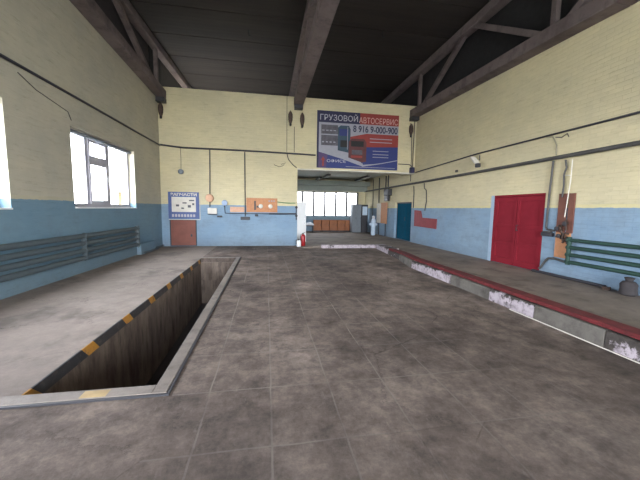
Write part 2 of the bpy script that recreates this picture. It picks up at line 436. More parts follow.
# ------------------------------------------------------------------ windows
def side_window(name, y0, y1, z0, z1, casement=True):
    root = bpy.data.objects.new(name, None); C.objects.link(root); root.location = (XL-.2, (y0+y1)/2, z0); WORLD[root.name] = Vector(root.location)
    struct(root)
    xa, xb = XL-.26, XL-.18; w = .09
    b = MB()
    b.box(xa, xb, y0, y1, z0, z0+w); b.box(xa, xb, y0, y1, z1-w, z1); b.box(xa, xb, y0, y0+w, z0+w, z1-w); b.box(xa, xb, y1-w, y1, z0+w, z1-w)
    a1 = y0+(y1-y0)*.28; a2 = y0+(y1-y0)*.60
    b.box(xa, xb, a1-.05, a1+.05, z0+w, z1-w); b.box(xa, xb, a2-.08, a2+.08, z0+w, z1-w)
    b.build('window_frame', m_upvc, root, bevel=.006)
    # opening casement with a small top light
    s = MB(); sa, sb = a1+.05, a2-.08; zt = z0+(z1-z0)*.66; xs0, xs1 = xa-.005, xb+.03
    for (q0, q1) in ((z0+w, zt-.035), (zt+.035, z1-w)):
        s.box(xs0, xs1, sa, sb, q0, q0+.09); s.box(xs0, xs1, sa, sb, q1-.06, q1)
        s.box(xs0, xs1, sa, sa+.07, q0+.09, q1-.06); s.box(xs0, xs1, sb-.08, sb, q0+.09, q1-.06)
    s.box(xa, xb+.02, sa, sb, zt-.04, zt+.04)
    s.build('sash', m_upvc, root, bevel=.006)
    MB().box(xb+.03, xb+.05, sb-.045, sb-.015, z0+.7, z0+.82).build('window_handle', m_steel, root)
    g = MB().box(xa+.02, xa+.03, y0+w, y1-w, z0+w, z1-w); g.build('pane', m_glass, root)
    MB().box(XL-.42, XL+.03, y0+.001, y1-.001, z0-.03, z0).build('window_sill', m_white, root, bevel=.005)
    MB().tube([(XL-.10, y0+.05, z1-.07), (XL-.10, y1-.05, z1-.07)], .045).build('roller_blind', m_grey, root, smooth=True)
    return root
for i, (a, c, e, f) in enumerate(WIN): side_window('window_%d' % (i+1), a, c, e, f)
# annex window band
root = bpy.data.objects.new('window_4', None); C.objects.link(root); root.location = (2.3, AYE+.1, 1.13); WORLD['window_4'] = Vector(root.location); struct(root)
b = MB(); x0, x1, z0, z1 = AWIN
b.box(x0, x1, AYE+.08, AYE+.16, z0, z0+.05); b.box(x0, x1, AYE+.08, AYE+.16, z1-.05, z1)
x = x1
while x > x0:
    b.box(max(x-.12, x0), x, AYE+.08, AYE+.16, z0+.05, z1-.05); x -= .755
b.build('window_frame', m_gpipe, root)
MB().box(x0, x1, AYE+.11, AYE+.12, z0+.05, z1-.05).build('pane', m_glass2, root)
struct(MB().box(ANX, 6.16, AYE-.30, AYE-.002, .93, 1.12).build('trim_4', m_sill, bevel=.01))
for k, (za, zb) in enumerate(((4.0, 4.1),)): pass

# ------------------------------------------------------------------ doors in the right wall
def rdoor(name, y0, y1, z0, z1, leafmat, depth, leaves, reveal):
    root = bpy.data.objects.new(name, None); C.objects.link(root); root.location = (XR+depth, (y0+y1)/2, z0); WORLD[name] = Vector(root.location); struct(root)
    b = MB(); f = .05
    b.box(XR+depth-.03, XR+depth+.06, y0, y0+f, z0, z1); b.box(XR+depth-.03, XR+depth+.06, y1-f, y1, z0, z1); b.box(XR+depth-.03, XR+depth+.06, y0+f, y1-f, z1-f, z1)
    b.box(XR+depth+.061, XR+depth+.10, y0+.001, y1-.001, z0+.001, z1-.001)  # unseen backing added behind the leaves to block sky leaking through gaps
    b.build('door_frame', reveal, root)
    n = leaves; wd = (y1-y0-2*f)/n
    for k in range(n):
        a, c = y0+f+k*wd+.006, y0+f+(k+1)*wd-.006
        l = MB(); l.box(XR+depth, XR+depth+.045, a, c, z0+.01, z1-f-.01)
        # raised rails leave recessed panels
        xr = XR+depth-.025
        H = z1-f-.01-z0
        for q0, q1 in ((0, .09), (.30, .34), (.56, .60), (.94, 1)): l.box(xr, XR+depth, a, c, z0+.01+(H-.02)*q0, z0+.01+(H-.02)*q1)
        l.box(xr+.001, XR+depth, a, a+.09, z0+.012, z1-f-.012); l.box(xr+.001, XR+depth, c-.09, c, z0+.012, z1-f-.012)
        d = l.build('door_leaf', leafmat, root, bevel=.004)
        if k == 0:
            h = MB(); yy = c-.07 if n > 1 else a+.08
            h.tube([(xr, yy, z0+.98), (xr-.05, yy, z0+.98), (xr-.05, yy, z0+1.12), (xr, yy, z0+1.12)], .010)
            h.build('door_handle', m_dgrey, d)
rdoor('door_1', *DR, m_door, .03, 2, m_door)
rdoor('door_2', *DT, m_teal, .16, 2, m_dgrey)
# lighter blue painted jamb around the red door
struct(MB().box(XR-.012, XR, 8.13, 8.25, PH, 2.07).build('trim_5', M('pale_jamb_paint', (150, 170, 190), .6, var=.05)))

# ------------------------------------------------------------------ roof trusses
def truss(xc, zb_far, zb_near, w, label):
    root = thing('roof_truss', (xc, 6.0, 5.4), label, 'truss', 'concrete roof trusses')
    h = .30
    pts = [(xc, 13.22, zb_far+h/2), (xc, 5.0, zb_near+h/2), (xc, -8.95, zb_near+h/2)]
    b = MB()
    for p, q in zip(pts, pts[1:]): b.beam(p, q, w, h)
    b.build('lower_chord', m_truss, root, bevel=.02)
    zt = 7.44
    MB().beam((xc, 20.55, zt), (xc, -8.95, zt), w*.8, .26).build('upper_chord', m_truss, root, bevel=.02)
    def zl(y):
        t = min(1, max(0, (13.22-y)/8.22)); return zb_far+(zb_near-zb_far)*t+h
    zu = zt-.13
    for y in (12.72, 6.40, .1, -6.2): MB().beam((xc, y, zl(y)-.02), (xc, y, zu+.02), .13, .13, up=(0,1,0)).build('post', m_truss, root, bevel=.012)
    for ya, yb in ((12.35, 9.75), (9.2, 6.65), (6.1, 3.4), (2.9, .4), (-.2, -2.6), (-3.1, -5.9)):
        up = (ya, zl(ya)-.04, yb, zu+.04) if ya in (12.35, 6.1, -.2) else (ya, zu+.04, yb, zl(yb)-.04)
        MB().beam((xc, up[0], up[1]), (xc, up[2], up[3]), .15, .15, up=(1,0,0)).build('diagonal', m_truss, root, bevel=.012)
    # bearing block at the far wall
    MB().box(xc-w*.45, xc+w*.45, 12.98, 13.26, zb_far-.16, zb_far).build('bearing_plate', m_dgrey, root)
    return root
truss(XL+.18, 5.74, 6.38, .34, 'left concrete roof truss running along the top of the window wall')
truss(1.30, 5.84, 5.86, .38, 'middle concrete roof truss running over the open floor')
truss(6.42, 5.70, 5.40, .38, 'right concrete roof truss resting along the top of the right wall')

# ------------------------------------------------------------------ inspection pit
t = thing('inspection_pit', ((PX0+PX1)/2, 6.4, -PD), 'long narrow concrete inspection pit with yellow and black edge', 'pit')
w = .10
b = wall_panels('x', PX0-w, PX0, PY0-w, PY1+w, -PD, -.135, [])
b.box(PX1, PX1+w, PY0-w, PY1+w, -PD, -.135); b.box(PX0, PX1, PY0-w, PY0, -PD, -.135); b.box(PX0, PX1, PY1, PY1+w, -PD, -.135)
b.build('pit_wall', m_pit, t)
MB().box(PX0-w, PX1+w, PY0-w, PY1+w, -PD-.1, -PD).build('pit_floor', m_dgrey, t)
MB().box(PX0+.001, PX0+.014, PY0+.01, PY1-.01, -.13, -.002).build('striped_edge', m_stripe, t)
b = MB()
b.box(PX1, PX1+.12, PY0-.13, PY1+.09, .0005, .022); b.box(PX0-.16, PX1, PY0-.13, PY0, .0005, .022)
b.box(PX0-.02, PX1, PY1, PY1+.09, .0005, .022)
b.build('edge_frame', m_frame, t, bevel=.004)
MB().box(PX1+.12, PX1+.145, PY0-.155, PY1+.14, .0005, .016).box(PX0-.2, PX1+.12, PY0-.155, PY0-.13, .0005, .016).build('edge_seal', m_dgrey, t)
MB().box(PX0+.52, PX0+.72, PY0-.12, PY0-.02, .0222, .0235).build('paint_mark', M('yellow_paint_mark', (164, 140, 96), .6), t)

# ------------------------------------------------------------------ kerb
t = thing('platform_kerb', (4.1, 3, 0), 'whitewashed kerb with a dark red top strip along the raised platform', 'kerb')
def kx(y):   # line of the face of the kerb
    if y < 8: return 3.97
    if y < 9.6: return 3.97+(y-8)/1.6*.28
    return 4.25+(y-9.6)/2.9*.27
def kh(y): return .285 if y < 8.5 else .285-(y-8.5)/4*.135
segs = [(-8.9, -5, m_kerb), (-5, -2, m_kerb), (-2, .6, m_kerb), (.6, 2.3, m_kerb), (2.3, 2.9, m_ww2), (2.91, 3.9, m_kerb), (3.91, 4.85, m_ww), (4.86, 6.05, m_kerb), (6.08, 7.9, m_ww), (7.92, 9.2, m_kerb), (9.21, 10.5, m_ww2), (10.52, 12.45, m_ww)]
def strip(y0, y1, prof, n=4):
    b = MB(); rows = []
    for k in range(n+1):
        y = y0+(y1-y0)*k/n; x = kx(y); h = kh(y); j = random.uniform(-.008, .008)
        rows.append([b.bm.verts.new((x+dx+j*jx, y, z if z < .02 else h+dz)) for dx, z, dz, jx in prof])
    m_ = len(prof)
    for r, q in zip(rows, rows[1:]):
        for k in range(m_): b.bm.faces.new((r[k], q[k], q[(k+1) % m_], r[(k+1) % m_]))
    b.bm.faces.new(rows[0]); b.bm.faces.new(rows[-1][::-1]); return b
for a, c, mm in segs:
    white_top = a > 10
    top = 0 if white_top else -.062
    strip(a, c, [(0, .0005, 0, 0), (.012, 1, top-.03, 1), (.03, 1, top-.012, 1), (.44 if white_top else .24, 1, top-.012, 0), (.44 if white_top else .24, .0005, 0, 0)]).build('kerb_block', mm, t, bevel=.006)
for a, c in ((-8.9, 0), (.004, 3.9), (3.904, 7.9), (7.904, 10.5)):
    strip(a, c, [(.028, 1, -.058, 0), (.028, 1, 0, 0), (.26, 1, 0, 0), (.26, 1, -.0615, 0)]).build('red_strip', m_red, t, bevel=.01)
MB().box(2.2, 4.50, 12.24, 12.44, .0005, .145).build('cross_kerb', m_ww, t, bevel=.012)
tag(MB().tube([(3.92, y, .012) for y in (4.3, 3.5, 2, .5, -2)], .007).build('thin_pipe', m_lint, smooth=True), 'thin white pipe lying on the floor against the kerb', 'pipe')

# blue plinth step in the left corner
struct(MB().box(XL, XL+.14, 10.95, 12.2, 0, .36).build('baseboard_left', m_wl, bevel=.01))

# ------------------------------------------------------------------ pipe radiators
def radiator(x, y0, y1, zs, r, mat, side, label, couplings):
    t = thing('pipe_radiator', (x, (y0+y1)/2, zs[0]-r), label, 'radiator')
    for z in zs: MB().tube([(x, y0, z), (x, y1, z)], r, 20).build('radiator_pipe', mat, t, smooth=True)
    MB().tube([(x, y1-.05, zs[0]-r-.02), (x, y1-.05, zs[-1]+r+.03)], r*1.08, 20).build('end_header', mat, t, smooth=True)
    for yc in couplings:
        for z in zs: MB().tube([(x, yc-.03, z), (x, yc+.03, z)], r*1.2, 20).build('coupling', mat, t, smooth=True)
        MB().box(min(x-side*.0, x+side*(r+.06)), max(x-side*.0, x+side*(r+.06)), yc+.08, yc+.12, zs[0]-.02, zs[-1]+.02).build('wall_bracket', mat, t)
    return t
radiator(XL+.13, -1.2, 10.80, (.38, .55, .72, .89), .056, m_rad, -1, 'long radiator of four thick grey-green pipes under the left windows', (2.2, 8.0))
radiator(XR-.135, 2.2, 5.68, (.53, .69, .85, 1.01), .040, m_rad2, 1, 'green pipe radiator on the right wall beyond the brown boards', (3.0,))
tag(MB().tube([(XL+.05, 10.95, .32), (XL+.06, 11.05, .05), (XL+.17, 11.2, .05), (XL+.17, 12.3, .05), (XL+.06, 12.5, .05), (XL+.06, 13.2, .06)], .03).build('heating_pipe', m_rad, smooth=True), 'heating pipe at the foot of the left wall by the corner', 'pipe')

# ------------------------------------------------------------------ pipes and cables
def line(name, pts, r, mat, label, cat='pipe', group=None, n=10):
    return tag(MB().tube(pts, r, n).build(name, mat, smooth=True), label, cat, group)
e = .03
line('wall_pipe', [(XL+.05, y, 4.10-.012*max(0, y-6)-.02) for y in (-8.9, 0, 5, 9, 13.2)], .028, m_pipe, 'dark pipe running along the left wall above the windows')
line('loose_cable', [(XL+.012, 8.0, 3.5), (XL+.012, 7.9, 3.66), (XL+.012, 7.0, 3.8), (XL+.012, 6.6, 3.95)], .008, m_gpipe, 'thin loose cable on the left wall above the near window corner', 'cable')
line('wall_pipe', [(XL+.02, 13.22, 4.02), (-3.3, 13.22, 3.94), (-1, 13.22, 3.93), (1.25, 13.22, 3.90), (2.05, 13.22, 3.88)], .034, m_pipe, 'dark pipe across the far wall above the blue paint')
line('wall_pipe', [(5.80, 13.23, 3.66), (6.3, 13.23, 3.66), (6.42, 13.2, 3.6), (6.42, 13.2, 3.3)], .02, m_pipe, 'short dark conduit right of the banner')
line('wall_pipe', [(XR-.045, 13.1, 3.30), (XR-.045, 9, 3.42), (XR-.045, 5, 3.41), (XR-.045, 0, 3.44), (XR-.045, -8.9, 3.44)], .022, m_pipe, 'upper thin dark pipe along the right wall')
line('wall_pipe', [(XR-.08, 20.3, 2.82), (XR-.08, 12, 2.82), (XR-.08, 5, 2.86), (XR-.08, -8.9, 2.86)], .045, m_gpipe, 'lower thick grey pipe along the right wall')
line('hanging_cable', [(.83, 13.24, 6.2), (.83, 13.24, 3.96)], .010, m_pipe, 'thin cable dropping from the roof left of the middle truss', 'cable')
line('hanging_cable', [(1.14, 13.24, 5.0), (1.14, 13.235, 3.96)], .012, m_pipe, 'short thin cable under the middle truss end', 'cable')
line('hanging_cable', [(.84, 13.24, 3.88), (.90, 13.24, 3.66), (1.08, 13.24, 3.45), (1.25, 13.24, 3.32)], .018, m_pipe, 'cable curving down to the corner of the annex opening', 'cable')
line('loose_cable', [(.30, 13.255, 3.42), (.5, 13.25, 3.34), (.66, 13.25, 3.38), (.78, 13.25, 3.52), (.6, 13.25, 3.44)], .012, m_gpipe, 'looped end of cable on the cream far wall', 'cable')
line('wall_conduit', [(-2.26, 13.24, 3.90), (-2.27, 13.24, 3.0), (-2.30, 13.24, 1.62)], .020, m_pipe, 'dark conduit dropping to the white socket box on the far wall')
line('wall_conduit', [(-.89, 13.24, 3.88), (-.89, 13.24, 1.25)], .022, m_pipe, 'dark conduit dropping across the orange tool board')
line('wall_pipe', [(-1.72, 13.23, 1.70), (-1.70, 13.22, 1.38), (-1.5, 13.21, 1.365), (.1, 13.21, 1.37)], .016, m_pipe, 'thin dark pipe below the pale board on the far wall')
t = thing('valve_pipe', (.7, 13.21, 1.2), 'thick black pipe ending in valves at the annex opening', 'pipe')
MB().tube([(.1, 13.2, 1.37), (1.24, 13.2, 1.38)], .032).build('pipe', m_pipe, t, smooth=True)
MB().tube([(1.24, 13.19, 1.12), (1.24, 13.19, 1.72)], .022).build('riser', m_pipe, t, smooth=True)
for z in (1.30, 1.66): MB().lathe((1.24, 13.15, z), [(.02, -.03), (.055, -.02), (.055, .0), (.02, .012)], 16, 'y').build('valve_wheel', m_dgrey, t, smooth=True)
line('green_hose', [(.44, 13.24, 1.87), (.7, 13.23, 1.84), (1.0, 13.235, 1.83), (1.2, 13.24, 1.84)], .022, m_green, 'short green hose right of the orange tool board', 'hose')
line('hanging_cable', [(6.36, 13.2, 4.9), (6.40, 13.2, 4.2), (6.40, 13.2, 3.54)], .012, m_pipe, 'thin cable under the right truss end', 'cable')
line('hanging_cable', [(6.50, 13.22, 5.6), (6.48, 13.22, 4.4), (6.48, 13.2, 3.54)], .018, m_pipe, 'cable down the corner right of the banner', 'cable')
line('wall_conduit', [(XR-.02, 13.25, 2.72), (XR-.02, 13.2, 2.4), (XR-.02, 13.2, 1.72)], .020, m_pipe, 'dark conduit dropping beside the teal door')
line('hanging_cable', [(XR-.02, 12.3, 2.76), (XR-.02, 12.28, 2.55), (XR-.02, 12.1, 2.45), (XR-.02, 12.05, 2.0), (XR-.02, 12.15, 1.6)], .020, m_gpipe, 'wavy cable dropping to the red shield', 'cable')
line('hanging_cable', [(XR-.02, 13.6, 3.25), (XR-.02, 13.6, 2.95)], .018, m_pipe, 'short cable stub between the two right-wall pipes over the opening', 'cable')
line('wall_conduit', [(XR-.03, 18.7, 3.5), (XR-.03, 18.65, 1.25)], .022, m_gpipe, 'grey conduit behind the white wrapped bundle')
line('wall_conduit', [(XR-.03, 17.65, 3.5), (XR-.03, 17.62, 2.02)], .030, m_pipe, 'black conduit above the notice boards')
line('wall_conduit', [(XR-.03, 16.6, 3.5), (XR-.03, 16.6, 2.78)], .030, m_pipe, 'black conduit above the dark wall heater, left one')
line('wall_conduit', [(XR-.03, 16.25, 3.5), (XR-.03, 16.25, 2.78)], .030, m_pipe, 'black conduit above the dark wall heater, right one')
line('curved_cable', [(XR-.02, 6.55, 3.40), (XR-.02, 6.36, 3.36), (XR-.02, 6.25, 3.15), (XR-.02, 6.24, 2.92)], .014, m_cream_p, 'cream cable curving from the upper to the lower right-wall pipe', 'cable')
line('loose_cable', [(XR-.015, 6.3, 3.34), (XR-.015, 6.15, 3.3), (XR-.015, 6.02, 3.36), (XR-.015, 5.98, 3.28)], .010, m_gpipe, 'small kinked wire under the upper right-wall pipe', 'cable')
line('cable_stub', [(XR-.015, 8.9, 3.36), (XR-.015, 8.88, 3.2)], .014, m_pipe, 'short dark cable stub below the upper right-wall pipe', 'cable')

# down-pipe right of the red door
t = thing('gas_downpipe', (XR-.06, 6.27, 1.0), 'dark vertical pipe with elbow valve right of the red double door', 'pipe')
MB().tube([(XR-.05, 6.27, 2.80), (XR-.05, 6.30, 2.0), (XR-.05, 6.31, 1.24), (XR-.05, 6.28, 1.2), (XR-.05, 6.1, 1.18)], .024).build('pipe', m_gpipe, t, smooth=True)
MB().box(XR-.10, XR-.012, 6.12, 6.40, 1.04, 1.13).build('valve_body', m_dgrey, t, bevel=.015)
MB().box(XR-.085, XR-.012, 6.16, 6.38, 1.131, 1.165).build('valve_cap', m_gpipe, t, bevel=.01)
# brown boards with the valves
t = thing('brown_board', (XR-.02, 5.88, .58), 'brown board panel with valves left of the green radiator', 'board')
MB().box(XR-.03, XR-.001, 5.87, 6.07, 1.15, 2.03).build('upright_board', m_brown, t, bevel=.003)
MB().box(XR-.03, XR-.001, 5.69, 5.83, 1.15, 2.03).build('upright_board', m_brown, t, bevel=.003)
MB().box(XR-.035, XR-.001, 5.72, 6.06, .58, 1.148).build('lower_board', m_orange, t, bevel=.003)['label'] = 'orange chipboard lower panel'
b = MB()
for k in range(18):
    p = (XR-.07, 5.76+random.random()*.20, .98+random.random()*.42)
    MB().tube([p, (p[0]+random.uniform(-.01, .03), p[1]+random.uniform(-.09, .09), p[2]+random.uniform(-.14, .14))], .022).build('valve', m_rust, t, smooth=True)
for yy, zz in ((5.98, 1.24), (5.80, 1.36), (5.92, 1.08)):
    MB().lathe((XR-.12, yy, zz), [(.015, -.01), (.05, -.005), (.05, .01), (.015, .05)], 16, 'x').build('valve_wheel', m_dgrey, t, smooth=True)
line('wall_conduit', [(XR-.05, 5.97, 2.77), (XR-.05, 5.93, 2.60), (XR-.05, 5.98, 2.45), (XR-.05, 5.96, 2.2), (XR-.05, 5.97, 1.95)], .020, m_gpipe, 'crooked grey pipe above the left brown upright board')
t = thing('white_pipe', (XR-.06, 5.83, 1.5), 'slim white pipe running down over the brown boards', 'pipe')
MB().tube([(XR-.06, 5.80, 2.76), (XR-.06, 5.80, 2.3), (XR-.06, 5.86, 1.5)], .010).build('pipe', m_lint, t, smooth=True)
MB().tube([(XR-.06, 5.82, 2.42), (XR-.06, 5.94, 2.43)], .010).build('cross_tie', m_lint, t, smooth=True)
# loop pipe at the floor and the base pipe
line('loop_pipe', [(XR-.05, 6.40, .235), (XR-.05, 6.36, .28), (XR-.05, 6.24, .46), (XR-.05, 6.18, .52), (XR-.05, 6.05, .54), (XR-.05, 5.72, .50)], .026, m_gpipe, 'grey bent pipe rising from the platform to the brown boards')
line('base_pipe', [(XR-.09, 6.55, .165), (XR-.09, 5.8, .165), (XR-.07, 5.2, .165), (XR-.08, 4.88, .165)], .032, m_dgrey, 'dark pipe lying at the foot of the right wall')
b = MB().box(6.42, XR-.14, 4.72, 4.84, PH, .19); b.build('scrap', m_rust, jitter=.012)
tag(bpy.data.objects['scrap'], 'small rusty scrap lump on the platform at the end of the base pipe', 'scrap')
tag(MB().lathe((6.45, 4.42, PH), [(.10, 0), (.13, .03), (.12, .12), (.125, .2), (.09, .25), (.05, .26), (.075, .32), (.05, .33)], 18).build('grey_sack', m_bag, smooth=True), 'dusty grey sack leaning on the blue wall under the green radiator', 'sack')

# ------------------------------------------------------------------ lamps and small fittings high up
def fitting(x, y, z, label, group=None):
    t = thing('wall_lamp', (x, y, z), label, 'lamp', group)
    MB().lathe((x, y, z), [(.02, -.02), (.05, .0), (.085, .12), (.095, .24), (.085, .36), (.05, .44), (.02, .47)], 20).build('lamp_shade', m_rust, t, smooth=True)
    MB().lathe((x, y, z-.12), [(.02, 0), (.045, .02), (.045, .10)], 14).build('lamp_socket', m_black, t, smooth=True)
    MB().tube([(x, y, z+.42), (x, y+.04, z+.50), (x, 13.262, z+.50)], .014).build('bracket', m_dgrey, t, smooth=True)
    return t
f0 = fitting(.97, 13.14, 5.12, 'dark teardrop lamp at the middle truss end, left one of the pair')
dup(f0, (1.46, 13.14, 5.08), 'dark teardrop lamp at the middle truss end, right one of the pair')
dup(f0, (6.30, 13.14, 4.94), 'dark teardrop lamp on the wall right of the banner')
dup(f0, (-4.02, 13.14, 5.10), 'dark teardrop lamp in the corner under the left truss')
t = thing('pendant_bell', (-3.37, 13.2, 2.92), 'small round grey bell hanging by a cord above the blue poster', 'bell')
MB().lathe((-3.37, 13.22, 3.0), [(.09, .03), (.10, .0), (.10, -.05), (.06, -.08)], 20, 'y').build('bell_body', m_grey, t, smooth=True)
MB().tube([(-3.37, 13.24, 3.09), (-3.36, 13.24, 3.5), (-3.37, 13.24, 3.92)], .009).build('cord', m_pipe, t, smooth=True)
tag(MB().box(6.34, 6.52, 13.05, 13.24, 3.28, 3.52).build('junction_box', m_navy, bevel=.015), 'dark blue junction box in the corner below right of the banner', 'box')
t = thing('floodlight', (XR-.1, 8.85, 2.95), 'grey floodlight on bent arm on the right wall', 'lamp')
MB().tube([(XR-.01, 9.05, 3.25), (XR-.16, 8.98, 3.30), (XR-.24, 8.8, 3.12), (XR-.22, 8.72, 3.05)], .022).build('arm', m_lint, t, smooth=True)
MB().beam((XR-.20, 8.98, 3.30), (XR-.24, 8.72, 3.10), .16, .05).build('reflector', m_lint, t, bevel=.01)
MB().box(XR-.28, XR-.17, 8.60, 8.74, 2.95, 3.07).build('lamp_housing', m_dgrey, t, bevel=.015)
tag(MB().box(XR-.06, XR, 10.0, 10.09, 2.96, 3.04).build('junction_box', m_gpipe, bevel=.008), 'small grey junction box above the red shield side of the right wall', 'box')

# ------------------------------------------------------------------ the banner
BX0, BX1, BZ0, BZ1, BY = 2.10, 5.75, 3.37, 5.74, 13.262
t = thing('banner', (3.92, BY, BZ0), 'blue and red truck service banner with white lettering over the opening', 'banner')
MB().box(BX0, BX1, BY-.030, BY, BZ0, BZ1).build('panel', m_wprint, t)
def U(u): return BX0+u*(BX1-BX0)
def V(v): return BZ1-v*(BZ1-BZ0)
lay = [0]
def poly(name, mat, pts):
    lay[0] += 1; y = BY-.030-.0008*lay[0]
    return MB().prism([(U(u), y, V(v)) for u, v in pts], (0, .0007*lay[0]+.0004, 0)).build(name, mat, t)
def rect(name, mat, u0, u1, v0, v1): return poly(name, mat, [(u0, v0), (u1, v0), (u1, v1), (u0, v1)])
rect('red_field', m_redp, .485, 1, 0, .195)
rect('navy_field', m_navy, 0, .515, 0, .20)
rect('navy_border', m_navy, 0, .022, .2, 1)
rect('photo_print', m_gprint, .05, .25, .24, .40); rect('photo_print', m_gprint, .05, .25, .42, .60)
for k in range(4):
    rect('photo_detail', m_wprint, .06+.045*k, .09+.045*k, .33, .345); rect('photo_detail', m_wprint, .06+.045*k, .085+.045*k, .53, .55)
poly('red_field', m_redp, [(.37, .44), (.60, .36), (1, .36), (1, .60), (.60, .62), (.37, .5)])
poly('blue_field', m_blue, [(.60, .60), (1, .575), (1, .86), (.56, .92), (.50, .8)])
# truck pictures: cab, windscreen, grille, wheels
poly('truck_cab', m_tealp, [(.25, .28), (.28, .24), (.38, .24), (.40, .3), (.40, .72), (.25, .68)])
rect('windscreen', m_blue, .265, .375, .30, .42); rect('grille', m_black, .28, .37, .5, .62)
rect('side_stripe', m_wprint, .362, .368, .26, .66)
poly('truck_cab', M('dark_red_print', (88, 44, 46), .6, var=.3, scale=3), [(.38, .52), (.42, .46), (.57, .46), (.60, .52), (.60, .86), (.55, .88), (.38, .80)])
rect('windscreen', m_black, .41, .565, .50, .60); rect('grille', m_gprint, .42, .55, .66, .74); rect('bumper', m_redp, .41, .55, .76, .80)
poly('swoosh', m_wprint, [(.022, .64), (.30, .76), (.56, .90), (.56, .95), (.48, .935), (.022, .715)])
poly('lower_field', m_blue, [(.022, .72), (.30, .83), (.56, .955), (.75, .90), (1, .80), (1, 1), (.022, 1)])
poly('lower_field', m_purple, [(.022, .72), (.13, .765), (.11, 1), (.022, 1)])
poly('swoosh', m_wprint, [(.56, .935), (.8, .875), (1, .81), (1, .825), (.8, .89), (.56, .955)])
rect('small_print', m_wprint, .35, .97, .962, .970)
for v in (.44, .50): rect('small_print', m_wprint, .64, .92, v, v+.012)
for v in (.66, .72, .77): rect('small_print', m_wprint, .68, .88, v, v+.010)
poly('logo', m_redp, [(.05, .86), (.075, .80), (.10, .86), (.085, .87), (.085, .97), (.065, .97), (.065, .87)])
ty = BY-.030-.0008*lay[0]-.002
m_tw = M('white_lettering', (176, 174, 182), .6, var=.05)
text_mesh('lettering', 'ГРУЗОВОЙ', m_tw, t, U(.035), U(.485), V(.165), V(.035), ty, .012)
text_mesh('lettering', 'АВТОСЕРВИС', M('pinkish_lettering', (206, 160, 152), .6, var=.05), t, U(.50), U(.985), V(.18), V(.075), ty, .008)
text_mesh('lettering', '8 916 9-000-900', M('dark_lettering', (40, 46, 74), .6, var=.05), t, U(.43), U(.985), V(.345), V(.225), ty, .022)
text_mesh('lettering', 'ОФИСЕ', m_tw, t, U(.12), U(.35), V(.90), V(.845), ty, .012)

# ------------------------------------------------------------------ far wall: poster, hatch, boards
t = thing('wall_poster', (-3.3, 13.25, 1.12), 'blue framed poster with white middle above the rust-red hatch', 'poster')
MB().box(-3.89, -2.72, 13.235, 13.268, 1.13, 2.20).build('panel', m_pblue, t)
MB().box(-3.76, -2.84, 13.228, 13.2345, 1.40, 2.0).build('white_sheet', m_lint, t)
text_mesh('lettering', 'ЗАПЧАСТИ', m_lint, t, -3.80, -2.80, 2.04, 2.16, 13.233, .03)
for k in range(8): MB().box(-3.76+k*.115, -3.68+k*.115, 13.230, 13.2345, 1.20, 1.31).build('printed_block', m_tw, t)
for (x, z, w_, h_) in ((-3.6, 1.62, .12, .08), (-3.35, 1.74, .16, .05), (-3.15, 1.58, .12, .1), (-3.1, 1.84, .2, .05), (-2.98, 1.68, .08, .08), (-3.4, 1.52, .1, .06)):
    MB().box(x, x+w_, 13.225, 13.2275, z, z+h_).build('printed_picture', m_gprint, t)
MB().box(-2.70, -2.68, 13.24, 13.268, 1.10, 1.95).box(-3.89, -2.68, 13.24, 13.268, 1.085, 1.105).build('edge_strip', m_lint, t)
t = thing('metal_hatch', (-3.34, 13.25, 0), 'low rust-red metal hatch on the blue far wall', 'hatch')
MB().box(-3.86, -2.84, 13.235, 13.268, .02, 1.08).build('frame', m_dgrey, t)
MB().box(-3.81, -2.87, 13.218, 13.2345, .05, 1.07).build('door_leaf', m_hatch, t, bevel=.004)
MB().box(-3.06, -3.0, 13.19, 13.2175, .40, .50).build('hatch_handle', m_dgrey, t, bevel=.004)
t = thing('tool_board', (-.2, 13.25, 1.36), 'orange board with small white fittings on the far wall', 'board')
MB().box(-.84, .44, 13.245, 13.269, 1.43, 2.02).build('panel', m_orange, t, bevel=.003)
for x in (-.25, .15): MB().lathe((x, 13.22, 1.68), [(.06, -.02), (.09, 0), (.09, .024)], 18, 'y').build('white_fitting', m_lint, t, smooth=True)
MB().box(-.52, -.46, 13.215, 13.2445, 1.52, 1.9).box(-.42, -.30, 13.22, 13.2445, 1.62, 1.7).build('black_tool', m_dgrey, t, bevel=.004)
for x in (.1, .2, .3): MB().box(x-.03, x+.03, 13.235, 13.2445, 1.88, 1.93).build('label_plate', m_wprint, t)
tag(MB().box(-1.5, -.93, 13.25, 13.269, 1.42, 1.64).build('pale_board', m_orange2, bevel=.003), 'small pale orange board left of the conduit on the far wall', 'board')
t = thing('socket_box', (-2.2, 13.2, 1.3), 'white socket box on the far wall under its conduit', 'socket')
MB().box(-2.38, -2.02, 13.17, 13.268, 1.34, 1.58).build('box', m_lint, t, bevel=.012)
MB().box(-2.38, -2.02, 13.16, 13.268, 1.305, 1.338).build('base_ledge', m_dgrey, t)
MB().lathe((-2.3, 13.16, 1.98), [(.03, -.03), (.14, -.01), (.16, .03), (.16, .1)], 20, 'y').build('brown_cover', m_orange2, t, smooth=True)
t = thing('pressure_gauge', (-1.71, 13.2, 1.6), 'small pale blue round gauge at the left end of the thin pipe', 'gauge')
MB().lathe((-1.71, 13.16, 1.80), [(.10, 0), (.115, .01), (.115, .06), (.07, .1)], 24, 'y').build('dial', m_gauge, t, smooth=True)
MB().tube([(-1.72, 13.19, 1.62), (-1.72, 13.19, 1.72)], .025).build('neck', m_dgrey, t, smooth=True)
tag(MB().box(-1.08, -.70, 13.2, 13.268, 1.10, 1.23).build('switch_box', m_dgrey, bevel=.012), 'black switch box at the foot of the conduit by the orange board', 'switch')
